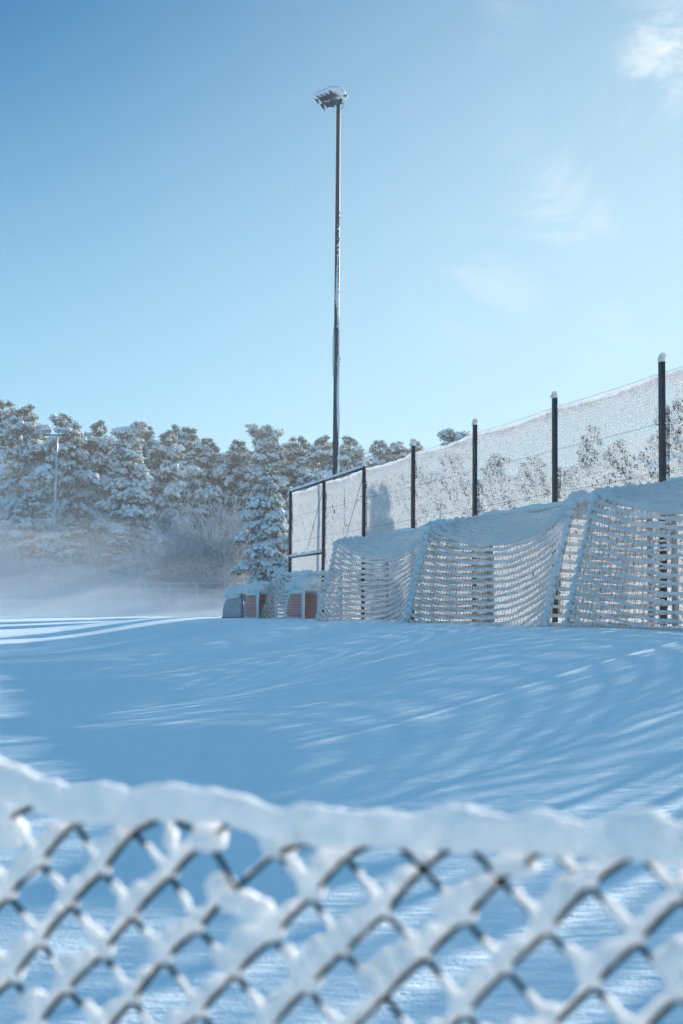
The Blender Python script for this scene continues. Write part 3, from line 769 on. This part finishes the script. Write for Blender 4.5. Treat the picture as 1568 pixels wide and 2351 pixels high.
# ------------------------------------------------------------------ snow-laden trees
def pine_meshes(seed, H=20.0, width=3.6, base=.16, load=1.0, nbr=105, slim=1.0, needle_n=9, topflat=False):
    g = np.random.default_rng(seed)
    tr = MB(); zs = np.linspace(-.5, H * .985, 26)
    bx = .25 * np.sin(zs * .23 + seed) * (zs / H); by = .25 * np.cos(zs * .31 + seed * 2) * (zs / H)
    tr.tube(np.stack([bx, by, zs], -1), np.interp(zs, [-.5, 0, 2, H], [.34, .27, .22, .02]), 9, up=(0, 1, 0))
    C, D, S, tips, td = [], [], [], [], []
    zb = base * H
    sect = g.uniform(.72, 1.2, 9)
    BC, BR, BD = [], [], []
    for b in range(nbr):
        q = ((b + g.uniform(0, 1)) / nbr) ** .92
        z = zb + q * (H * .975 - zb); az = b * 2.39996 + g.normal(0, .4)
        prof = (1 - q) ** .62 * (.62 + .38 * min(1, q / .22))
        if topflat: prof = max(prof, .34 * (q > .8))
        Lb = width * prof * g.uniform(.62, 1.2) * sect[int(az / (2 * math.pi) * 9) % 9] + .22 - .10 * (q > .9) * (not topflat)
        e0 = R(-5 + 58 * q ** 1.5 + g.normal(0, 10)); droop = (.50 - .38 * q) * g.uniform(.6, 1.5)
        n = max(3, int(Lb / .5)); f = np.linspace(0, 1, n + 1)
        rr = f * Lb; hz = rr * math.tan(e0) * .6 - droop * Lb * f ** 2
        wob = .18 * Lb * np.sin(f * 2.4 + g.uniform(0, 6)) * f
        ca, sa = math.cos(az), math.sin(az)
        ox, oy = np.interp(z, zs, bx), np.interp(z, zs, by)
        pts = np.stack([ox + rr * ca - wob * sa, oy + rr * sa + wob * ca, z + hz], -1)
        tr.tube(pts, np.linspace(.012 + .014 * Lb, .010, n + 1), 4, cap=False)
        for f0 in ((1.0,) if Lb < .8 else (.55, 1.0) if Lb < 1.7 else (.38, .68, 1.0)):
            f1 = np.clip(f0 + g.normal(0, .07), .2, 1)
            c = np.array([np.interp(f1, f, pts[:, k]) for k in range(3)])
            Rb = (.32 + .16 * Lb * g.uniform(.6, 1.4)) * (1 - .55 * sstep(.80, 1.0, q) * (not topflat)) * (1.0 if f0 == 1 else 1.12)
            sd = g.normal(0, .35 * Rb)
            BC.append(c + np.array([-sa * sd, ca * sd, 0])); BR.append(min(Rb, 1.05)); BD.append((ca, sa, -.50 - droop * .9 * f1 + .75 * q))
    BC, BR, BD = np.array(BC), np.array(BR), np.array(BD); BD /= np.linalg.norm(BD, axis=1)[:, None]
    # every bough is a drooping head of sprays
    ns = 22; nb = len(BC)
    a = g.uniform(0, 2 * math.pi, (nb, ns)); el = np.arcsin(g.uniform(-.75, .8, (nb, ns)))
    off = np.stack([np.cos(el) * np.cos(a), np.cos(el) * np.sin(a), np.sin(el) * .95], -1)
    rad = g.uniform(.55, 1.05, (nb, ns))[..., None]
    C = (BC[:, None] + off * rad * BR[:, None, None] + BD[:, None] * (g.uniform(-.3, .5, (nb, ns))[..., None] * BR[:, None, None])).reshape(-1, 3)
    D = (off * .8 + BD[:, None] * .8 + np.array([0, 0, -.85])); D += g.normal(0, .4, D.shape); D = D.reshape(-1, 3); D /= np.linalg.norm(D, axis=1)[:, None]
    S = (np.repeat(BR[:, None], ns, 1) * g.uniform(.75, 1.35, (nb, ns))).ravel() * 1.15
    upper = (el > -.35).ravel()
    n0 = len(C)
    # needles: narrow blades fanning out of each spray
    nn = needle_n; n = len(C)
    base_c = np.repeat(C, nn, 0) + g.normal(0, .13, (n * nn, 3)) * np.array([1, 1, .6]) - np.array([0, 0, .07])
    dirs = np.repeat(D, nn, 0) * .9 + g.normal(0, .65, (n * nn, 3)) + np.array([0, 0, -.12]); dirs /= np.linalg.norm(dirs, axis=1)[:, None]
    ln = g.uniform(.22, .55, n * nn) * np.repeat(np.clip(S, .5, 1.3), nn); wv = np.cross(dirs, g.normal(size=(n * nn, 3))); wv /= np.linalg.norm(wv, axis=1)[:, None]
    wd = g.uniform(.022, .055, n * nn)[:, None]
    V = np.stack([base_c - wv * wd, base_c + wv * wd, base_c + dirs * ln[:, None] + wv * wd * .3], 1).reshape(-1, 3)
    T = np.arange(n * nn * 3).reshape(-1, 3)
    frost = g.uniform(size=n * nn) < .2
    cr = MB(); cr.v.append(V); cr.n = len(V); cr.t.append(T); cr.tm.append(frost.astype(int))
    sn = MB()
    k = upper & (g.uniform(size=n) < .80 * min(1.1, load))
    s = S[k] * load ** .5
    sn.blobs(C[k] + np.array([0, 0, .09]), np.stack([  .34 * s * g.uniform(.8, 1.35, len(s)), .21 * s * g.uniform(.8, 1.3, len(s)), .15 * s * g.uniform(.8, 1.3, len(s))], -1), D[k], 1, .14, seed=seed)
    k = (~upper) & (g.uniform(size=n) < .40)
    sn.blobs(C[k], np.stack([.22 * S[k], .07 * S[k], .06 * S[k]], -1), D[k], 0, .2, seed=seed + 1)
    # the cushion on the back of each bough
    k = g.uniform(size=nb) < .7 * min(1.1, load)
    r = BR[k]
    sn.blobs(BC[k] + BD[k] * (.1 * r)[:, None] + np.stack([0 * r, 0 * r, .40 * r], -1), np.stack([.66 * r, .58 * r, .36 * r], -1) * g.uniform(.8, 1.15, (len(r), 3)), BD[k] * np.array([1, 1, .5]), 1, .12, seed=seed + 2)
    if topflat:
        sn.blobs(np.array([[bx[-1] + a * .5, by[-1] + b_ * .5, H * .985] for a, b_ in ((0, 0), (1, .2), (-.9, .3), (.2, -.9), (.3, .9))]), (.75, .65, .42), None, 2, .05, seed=seed)
    return tr.mesh('pine_trunk', M['bark']), cr.mesh('pine_crown', [M['needles'], M['frost_needle']], False), sn.mesh('pine_snow', M['pad_snow'])

PINES = {
    'broad': pine_meshes(1, width=4.3, base=.18, nbr=72, load=1.1),
    'tall': pine_meshes(2, width=3.3, base=.34, nbr=62, load=.9),
    'cone': pine_meshes(3, width=3.7, base=.06, nbr=84, load=1.15, topflat=True),
    'ragged': pine_meshes(4, width=3.8, base=.36, nbr=56, load=.95),
    'spire': pine_meshes(5, width=2.6, base=.2, nbr=64, load=.85),
}
def pine(kind, x, Y, ytop, label, group=None, rot=None, wide=1.0, name='pine_tree'):
    p = at(x, ytop, Y); gz = float(ground(p[0], Y)); h = p[2] - gz
    root = empty(name, (p[0], Y, gz)); s = h / 20.3; root.scale = (s * wide, s * wide, s); root.rotation_euler[2] = rnd.uniform(0, 6.28) if rot is None else rot
    tag(root, label, 'tree', group)
    for nm, me in zip(('trunk', 'crown', 'snow_load'), PINES[kind]): obj(nm, me, root)
    return root

WOOD = 'snow-laden pines of the wood across the field'
FRONT = [
    ('tall', 2, 146, 903, 'tallest dark-tipped pine at the left edge of the wood'),
    ('broad', 62, 140, 918, 'broad snowy pine just left of the distant floodlight mast'),
    ('ragged', 150, 138, 935, 'big snow-laden pine directly behind the distant floodlight lamps'),
    ('broad', 228, 143, 955, 'heavy snowy pine first to the right of the distant floodlight mast'),
    ('cone', 298, 132, 977, 'pine with a flat round cushion of snow on its top'),
    ('spire', 330, 150, 960, 'slim pointed pine rising right behind the flat-topped pine'),
    ('broad', 386, 140, 978, 'wide snowy pine rising above the left flank of the frosted bare tree'),
    ('spire', 405, 152, 962, 'twin-tipped slender pine above the frosted bare tree, left tip'),
    ('tall', 432, 150, 966, 'slender pine next right of the twin tip, over the frosted bare tree'),
    ('ragged', 478, 146, 992, 'ragged pine straight above the frosted bare tree'),
    ('tall', 545, 148, 996, 'snowy pine between the frosted bare tree and the round-topped pine'),
    ('cone', 608, 144, 979, 'round-topped snowy pine highest in the middle of the wood'),
    ('broad', 618, 104, 1066, 'lower dense pine with dark hollows beside the end post of the tall fence'),
    ('tall', 690, 146, 987, 'pointed pine in the gap left of the tall floodlight mast'),
    ('broad', 742, 142, 990, 'bushy snowy pine touching the left side of the tall floodlight mast'),
    ('cone', 715, 95, 1088, 'smooth snow-heaped dome of a low pine peeping over the fence rail'),
    ('broad', 800, 140, 990, 'bushy snowy pine touching the right side of the tall floodlight mast'),
    ('ragged', 868, 146, 998, 'uneven pine over the fence, second to the right of the tall mast'),
    ('tall', 915, 148, 1000, 'pine with spread arms above the fourth bay of the tall fence'),
    ('spire', 950, 150, 996, 'last small pine tip before the open sky along the fence top'),
    ('cone', 1042, 96, 988, 'lone round pine tip poking over the fence top under open sky'),
    ('ragged', 1135, 92, 1030, 'hazy pine seen through the snowy mesh near the third tall bare post'),
    ('tall', 1230, 95, 1035, 'pine half veiled by mesh just left of the second post from the right'),
    ('spire', 1355, 84, 962, 'thin dark pine tip seen through the mesh between the two right posts'),
    ('broad', 1420, 90, 1000, 'broad pine crown blurred by mesh between the two right posts'),
    ('tall', 1490, 92, 1010, 'pine showing through the mesh close to the rightmost post'),
    ('ragged', 1562, 62, 900, 'big pine cut by the right edge, behind the mesh of the last bay'),
]
for (k, x, Y, yt, lb) in FRONT: pine(k, x, Y, yt, lb, WOOD)
lbl = 'snow-covered pine in the crowded back ranks of the wood, mostly hidden by nearer pines'
kinds = list(PINES)
for r, (Y, y0) in enumerate(((158, 965), (166, 975), (176, 985))):
    for k in range(15):
        x = -60 + k * 68 + r * 22 + rnd.uniform(-14, 14)
        if x > 700 and r > 0: continue
        yt = y0 + 45 * sstep(0, 600, x) + rnd.uniform(-12, 28)
        pine(kinds[(k * 2 + r) % 5], x, Y + rnd.uniform(-3, 3), float(yt), lbl, WOOD, wide=rnd.uniform(.85, 1.15))
lb2 = 'snowy pine in the belt behind the tall fence, only glimpsed through its mesh'
for k in range(9):
    pine(kinds[(k * 3) % 5], 1000 + k * 78 + rnd.uniform(-15, 15), 112 + rnd.uniform(-6, 10), 1085 + rnd.uniform(-15, 25), lb2, 'pines in the belt behind the tall fence', wide=1.3)
# low firs that hang to the ground between the trunks
for (x, Y, yt, lb) in ((270, 126, 1215, 'low drooping young pine standing in mist below the flat-topped pine'), (70, 128, 1130, 'low heavy-boughed young pine at the foot of the wood, left of the distant mast'), (165, 127, 1190, 'low young pine in the mist right of the distant mast'), (600, 112, 1215, 'low snowy young pine at the foot of the tall fence end post')):
    pine('cone' if x in (270, 600) else 'broad', x, Y, yt, lb, 'young pines along the edge of the wood', wide=1.35)

def frosted_tree(name, x, Y, ytop, spread, seed, label, stems=5, density=1.0):
    """leafless tree, every twig white with rime"""
    g = np.random.default_rng(seed)
    p = at(x, ytop, Y); gz = float(ground(p[0], Y)); H = p[2] - gz
    root = empty(name, (p[0], Y, gz)); tag(root, label, 'tree', 'frosted bare trees at the edge of the wood')
    P0, P1, r0, r1, lev = [], [], [], [], []
    def grow(p, d, L, r, depth):
        n = 3; q = p
        for i in range(n):
            d2 = d + g.normal(0, .16, 3) + np.array([0, 0, .05 if depth < 3 else -.08]); d2 /= np.linalg.norm(d2)
            e = q + d2 * L / n; P0.append(q); P1.append(e); r0.append(r * (1 - .25 * i / n)); r1.append(r * (1 - .25 * (i + 1) / n)); lev.append(depth)
            q, d = e, d2
            if depth < 4:
                for _ in range(2):
                    if g.uniform() < .78 * density:
                        s = g.normal(0, 1, 3); s -= d * (s @ d); s /= np.linalg.norm(s)
                        c = d * g.uniform(.45, .9) + s * g.uniform(.5, .95); c /= np.linalg.norm(c)
                        grow(q, c, L * g.uniform(.55, .74), r * .56, depth + 1)
    for s in range(stems):
        a = s / stems * 6.28 + g.uniform(-.4, .4); t = g.uniform(.1, .55) * spread
        d = np.array([math.cos(a) * t, math.sin(a) * t, 1.0]); d /= np.linalg.norm(d)
        grow(np.array([math.cos(a) * .15, math.sin(a) * .15, -.1]), d, H * g.uniform(.30, .42), .07, 0)
    P0, P1, r0, r1, lev = map(np.array, (P0, P1, r0, r1, lev))
    sc = H / np.percentile(P1[:, 2], 99.7); P0[:, 2] *= sc; P1[:, 2] *= sc
    k = lev <= 1
    b = MB(); b.segs(P0[k], P1[k], r0[k], r1[k], 6); b.build('trunk', M['frosted_bark'], root)
    c = MB(); c.segs(P0[~k], P1[~k], np.maximum(r0[~k], .020), np.maximum(r1[~k], .014), 3)
    kk = g.uniform(size=len(P1)) < .22
    kk &= lev >= 2
    c.blobs(P1[kk], np.stack([g.uniform(.04, .11, kk.sum()), g.uniform(.03, .07, kk.sum()), g.uniform(.02, .05, kk.sum())], -1), P1[kk] - P0[kk], 0, .2, seed=seed)
    c.build('crown', M['twig_rime'], root, False)
    k2 = k; s = MB(); s.segs(P0[k2] + np.array([0, 0, .03]), P1[k2] + np.array([0, 0, .03]), r0[k2] * .7, r1[k2] * .7, 5); s.build('snow_load', M['rime'], root)
frosted_tree('frosted_tree', 480, 116, 1105, .8, 31, 'wide leafless tree white with frost in the middle of the wood edge', 5)
frosted_tree('frosted_tree', 535, 113, 1150, .6, 32, 'leafless frosted tree between the wide bare tree and the dense pine by the fence', 4)
frosted_tree('frosted_tree', 492, 108, 1230, 1.2, 33, 'low round frosted bush in front of the wide leafless tree', 7)
frosted_tree('frosted_tree', 400, 110, 1190, .9, 34, 'small frosted bush at the left foot of the wide leafless tree', 5)
frosted_tree('frosted_tree', 328, 122, 1225, .25, 35, 'slender pale-stemmed sapling alone in the mist', 1, .8)
frosted_tree('frosted_tree', 30, 120, 1225, 1.1, 36, 'frosted thicket in the mist at the left edge', 6)
frosted_tree('frosted_tree', 205, 121, 1240, 1.0, 37, 'frosted thicket in the mist right of the distant mast', 5)

# ------------------------------------------------------------------ far perimeter fence in the mist
def build_far_fence():
    Y = 103.0
    A, B = at(-70, HOR, Y), at(640, HOR, Y + 4)
    gz = float(ground(A[0], Y)) ; Ht = at(200, 1337, Y)[2] - gz
    root = empty('field_fence', (A[0], A[1], gz), math.atan2(B[1] - A[1], B[0] - A[0])); tag(root, 'low pale wire fence across the far side of the field, faint in the mist', 'fence')
    Ln = math.hypot(B[0] - A[0], B[1] - A[1])
    n = int(Ln / 2.0)
    for k in range(n + 1):
        m = MB(); x = Ln * k / n; m.tube([(x, 0, -.3), (x, 0, Ht / 2), (x, 0, Ht)], .035, 6, up=(0, 1, 0)); m.build('post', M['rime'], root)
    for z in np.linspace(.25, .99, 6):
        m = MB(); m.tube([(0, 0, Ht * z), (Ln / 2, 0, Ht * z), (Ln, 0, Ht * z)], .022, 5); m.build('wire', M['rime'], root)
build_far_fence()

# ------------------------------------------------------------------ mist lying over the far side of the field
def mist(Y0, Yf, Y1, X0, X1, top0, top, density, seed, ramp=12.0, aniso=.35):
    nx, ny = 60, 60
    X, Y = np.meshgrid(np.linspace(X0, X1, nx), np.linspace(Y0, Y1, ny), indexing='ij')
    e = np.minimum(np.minimum((Y - Y0) / ramp, (Y1 - Y) / 12), np.minimum((X - X0) / 12, (X1 - X) / 30)); e = sstep(0, 1, e)
    P = np.stack([X, Y], -1)
    Zt = np.maximum(ground(X, Y) + .03, (top0 + (top - top0) * sstep(Y0, Yf, Y)) * (1 + .14 * noise(P, .10, seed) + .08 * noise(P, .3, seed + 1)) * e + (1 - e) * (ground(X, Y) + .03))
    Zb = ground(X, Y) - 1.0
    V = np.concatenate([np.stack([X, Y, Zt], -1).reshape(-1, 3), np.stack([X, Y, Zb], -1).reshape(-1, 3)]); o = nx * ny
    i, j = np.meshgrid(np.arange(nx - 1), np.arange(ny - 1), indexing='ij'); a = (i * ny + j).ravel(); b = ((i + 1) * ny + j).ravel()
    q = [np.stack([a, b, b + 1, a + 1], -1), np.stack([a + 1, b + 1, b, a], -1) + o]
    def edge(l): l = np.asarray(l); q.append(np.stack([l[1:], l[:-1], l[:-1] + o, l[1:] + o], -1))
    edge(np.arange(nx) * ny); edge((np.arange(nx) * ny + ny - 1)[::-1]); edge(np.arange(ny)[::-1]); edge((nx - 1) * ny + np.arange(ny))
    m = MB(); m.add(V, np.vstack(q)); ob = m.build('mist', volume_mat('mist_air', density, aniso=aniso)); tag(ob, kind='stuff')
mist(70, 142, 156, -75, 10, .8, 7.0, .026, 51, 14, .5)
mist(74, 128, 152, -75, 18, .8, 5.0, .006, 57)
mist(60, 140, 168, -80, 6, .9, 13.0, .0115, 53, 20, .5)
mist(64, 150, 176, -85, 12, 1.0, 15.0, .0014, 55)

# thin frosty air round everything
hz_ = MB(); hz_.box((0, 80, 12), (300, 260, 27)); hz_o = hz_.build('haze', volume_mat('frosty_air', .00055, (.97, .985, 1.0), .3), smooth=False); tag(hz_o, kind='stuff')

# ------------------------------------------------------------------ near chain-link fence with its load of snow
def build_near_fence():
    Y_l, Y_r, xl, xr = 1.30, 1.05, 22.0, 1564.0
    A = at(xl, 2065, Y_l); B = at(xr, 2293, Y_r)
    hd = np.array([B[0] - A[0], B[1] - A[1]]); LEN = np.linalg.norm(hd); e = np.array([hd[0], hd[1], 0]) / LEN
    tilt = (B[2] - A[2]) / LEN; nrm = np.array([-e[1], e[0], 0.0])       # nrm points away from the camera
    if nrm[1] < 0: nrm = -nrm
    ks = LEN / 18.0; kr = .0354
    K0, K1, R1 = -16, 34, 20
    root = empty('garden_fence', (0, 0, 0)); tag(root, 'low green-wire chain-link fence in the foreground, thick snow on its top and wires', 'fence')
    g = np.random.default_rng(77)
    jit = {}
    def node(k, r):
        if (k, r) not in jit: jit[(k, r)] = g.normal(0, .0016, 3)
        s = k * ks; z = A[2] + tilt * s - r * kr
        if r == -3: z = wire_z(s)
        return np.array([A[0], A[1], 0]) + e * s + np.array([0, 0, z]) + jit[(k, r)] + nrm * .004 * math.sin(k * 1.7 + r)
    wires = MB(); snow = MB()
    # the long roll of snow lying on the top
    def spot(px, py):
        d = ray(px, py); n0 = nrm @ (np.array([A[0], A[1], EYE[2]]) - EYE); t = n0 / (nrm @ d); return EYE + d * t
    prof = [(-500, 1690, 1800), (-250, 1700, 1810), (-80, 1712, 1822), (0, 1736, 1835), (40, 1757, 1848), (80, 1776, 1862), (120, 1783, 1876), (160, 1797, 1886), (200, 1793, 1890), (240, 1797, 1894), (300, 1808, 1896), (340, 1800, 1892), (385, 1787, 1886),
            (420, 1798, 1886), (480, 1806, 1890), (540, 1814, 1896), (590, 1836, 1915), (640, 1852, 1938), (690, 1842, 1944), (730, 1840, 1944), (784, 1858, 1950), (830, 1858, 1948), (880, 1855, 1946), (930, 1866, 1948), (975, 1860, 1950), (1020, 1848, 1952), (1065, 1838, 1954),
            (1110, 1855, 1958), (1150, 1869, 1960), (1200, 1860, 1960), (1240, 1853, 1960), (1290, 1872, 1965), (1335, 1885, 1970), (1390, 1880, 1974), (1440, 1862, 1976), (1480, 1855, 1980), (1525, 1875, 1984), (1568, 1886, 1988), (1650, 1880, 1990), (1800, 1900, 2010), (2100, 1930, 2050)]
    px = np.array([p[0] for p in prof], float); xi = np.arange(px[0], px[-1], 9.0)
    yt = np.interp(xi, px, [p[1] for p in prof]); yb = np.interp(xi, px, [p[2] for p in prof])
    ker = np.array([1, 2, 3, 2, 1]) / 9.; sm = lambda a: np.convolve(np.pad(a, 2, 'edge'), ker, 'valid')
    yt, yb = sm(yt) + 4, sm(yb)
    up = np.array([spot(x, y) for x, y in zip(xi, yt)]); lo = np.array([spot(x, y) for x, y in zip(xi, yb)])
    cen = (up + lo) / 2; h = np.linalg.norm(up - lo, axis=1) / 2
    # carry the roll on to both end posts
    ex_ = np.arange(.012, .62, .012); ev = e + np.array([0, 0, tilt])
    def more(c0, h0, sg, sd):
        wv = noise(np.stack([ex_ * 30, ex_ * 0 + sd], -1), 1, 78)
        return c0 + np.outer(ex_ * sg, ev) + np.outer(wv * .004, (0, 0, 1)), h0 * (1 + .12 * wv)
    cr_, hr_ = more(cen[-1], h[-1], 1, 1.0); cl_, hl_ = more(cen[0], h[0], -1, 5.0)
    cen = np.vstack([cl_[::-1], cen, cr_]); h = np.concatenate([hl_[::-1], h, hr_]); lo = cen - np.outer(h, (0, 0, 1)); xi = np.arange(len(cen)) * 9.0 - 500
    in_ = ((cen - A) @ e > (K0 + .5) * ks) & ((cen - A) @ e < (K1 - .5) * ks); cen, h, lo, xi = cen[in_], h[in_], lo[in_], xi[in_]
    roll_s = (cen - A) @ e
    def wire_z(sv): return float(np.interp(sv, roll_s, lo[:, 2] + .45 * h))
    noR = lambda *a: float(noise(np.array([a]), 1.0, 71)[0])
    # measured spots: a bare cell and extra heaps
    bare_c = spot(585, 2000)
    for r in range(-3, R1):
        for k in range(K0, K1):
            if (k + r) % 2: continue
            a = node(k, r)
            low = r > 11
            for sgn in (1, -1):
                # wire from this node down to the row below; sgn -1 leans "/" , +1 leans "\"
                b = node(k + sgn, r + 1)
                n = 7; f = np.linspace(0, 1, n)
                kink = nrm[None] * (.0035 * np.sin(f * math.pi) * sgn)[:, None]
                wires.tube(a + (b - a) * f[:, None] + kink, .0025, 6)
                mid = (a + b) / 2
                isbare = np.linalg.norm(mid - bare_c) < .034
                if low and g.uniform() < .25: continue
                if r == -3 and g.uniform() < .55: continue
                d = (b - a) / np.linalg.norm(b - a)
                n = 15 if not low else 7
                if sgn < 0:
                    # thick band on the "/" wires
                    f = np.linspace(.10, 1.06, n)
                    amp = (.0074 + .0026 * noR(k * 1.3, r * .9)) * (.25 if isbare else .6 if r == -3 else 1)
                    upv = np.array([0, 0, 1.0]) - d * d[2]; upv /= np.linalg.norm(upv)
                    rad = amp * (1 + .30 * noise(np.stack([f * 6 + k * 3.1, f * 0 + r * 2.3], -1), 1, 72)) * (1 - .35 * np.exp(-((f - .10) / .12) ** 2))
                    pts = a + (b - a) * f[:, None] + upv[None] * (rad * .95)[:, None]
                    snow.tube(pts, np.stack([rad * 1.0, rad], -1), 10)
                else:
                    if isbare: continue
                    f0 = g.uniform(.22, .42); f = np.linspace(f0, 1.05, n)
                    upv = np.array([0, 0, 1.0]) - d * d[2]; upv /= np.linalg.norm(upv)
                    big = 1.0 + .35 * noR(k * .8 + 9, r * 1.1)
                    rad = (.0034 + .0028 * (f - f0)) * np.clip(big, .5, 1.7) * (1 + .18 * noise(np.stack([f * 6 + k * 2.1, f * 0 + r * 1.7], -1), 1, 73))
                    pts = a + (b - a) * f[:, None] + upv[None] * (rad * .8)[:, None]
                    snow.tube(pts, np.maximum(rad, .002), 9)
            # snow wedged in the crossing below the node's fork
            if r < 12 and np.linalg.norm(a - bare_c) > .05:
                snow.blobs([a + np.array([0, 0, .0105])], [(.0085, .0085, .0075)], None, 1, .08, seed=k * 50 + r + 999)
    for (px, py, sx, sz) in ((505, 2035, .013, .012), (548, 2072, .020, .011), (590, 2095, .016, .012), (478, 1925, .017, .012), (640, 1935, .016, .014), (20, 1910, .018, .016), (60, 1985, .012, .012),
                             (1190, 1990, .016, .009), (1050, 2075, .012, .014), (1030, 2090, .012, .011), (75, 2300, .016, .010), (1545, 2210, .014, .014), (1560, 2190, .012, .012), (390, 1925, .006, .012)):
        snow.blobs([spot(px, py) + nrm * .001], [(sx, .011, sz)], None, 2, .05, seed=px)
    # top tension wire, end knuckles
    xs = np.arange(K0, K1); pts = np.array([(node(k, -3) if (k + 1) % 2 == 0 else (node(k - 1, -3) + node(k + 1, -3)) / 2) for k in xs]) + np.array([0, 0, .006])
    w2 = MB(); w2.tube(pts, .0022, 7)
    for k in range(K0, K1):
        if (k - 3) % 2 == 0:
            a = node(k, -3); th = np.linspace(0, 2 * math.pi, 13)
            w2.tube(a + np.array([0, 0, .006]) + np.outer(np.cos(th), e) * .007 + np.outer(np.sin(th), (0, 0, 1)) * .009 + np.outer(np.sin(th * .5), nrm) * .003, .0018, 6, cap=False)
    sides = 20; a = np.arange(sides) / sides * 2 * math.pi
    lump = 1 + .10 * noise(np.stack([np.repeat(xi[:, None] / 34, sides, 1), np.repeat(np.cos(a)[None], len(xi), 0), np.repeat(np.sin(a)[None], len(xi), 0)], -1), 1, 75)
    rr = np.sqrt((h[:, None] * .82 * np.cos(a)) ** 2 + (h[:, None] * np.sin(a)) ** 2) * lump
    snow.tube(cen, rr, sides)
    wires.build('mesh_wire', M['green_wire'], root); w2.build('tension_wire', M['green_wire'], root)
    so_ = snow.build('snow_load', M['near'], root)
    rm = so_.modifiers.new('fuse', 'REMESH'); rm.mode = 'VOXEL'; rm.voxel_size = .0022; rm.use_smooth_shade = True
    tx = bpy.data.textures.new('crust', 'CLOUDS'); tx.noise_scale = .011; tx.noise_depth = 3
    dm = so_.modifiers.new('crust', 'DISPLACE'); dm.texture = tx; dm.strength = .0055; dm.mid_level = .5; dm.texture_coords = 'LOCAL'
    sm_ = so_.modifiers.new('soften', 'SMOOTH'); sm_.factor = .5; sm_.iterations = 1
    for k in (K0 + 2, K1 - 3):
        p = node(k, -3); m = MB(); m.tube([(p[0], p[1], -.4), (p[0], p[1], p[2] / 2), (p[0], p[1], p[2] + .03)], .019, 12, up=(0, 1, 0)); m.build('post', M['green_wire'], root)
build_near_fence()

# ------------------------------------------------------------------ render settings
scene.render.engine = 'CYCLES'
cy = scene.cycles
cy.use_denoising = True
cy.max_bounces = 8; cy.diffuse_bounces = 3; cy.glossy_bounces = 2; cy.transmission_bounces = 4; cy.volume_bounces = 4; cy.transparent_max_bounces = 8
cy.sample_clamp_indirect = 8
vs = scene.view_settings
vs.view_transform = 'Standard'; vs.look = 'None'; vs.gamma = 1.0; vs.exposure = 1.16
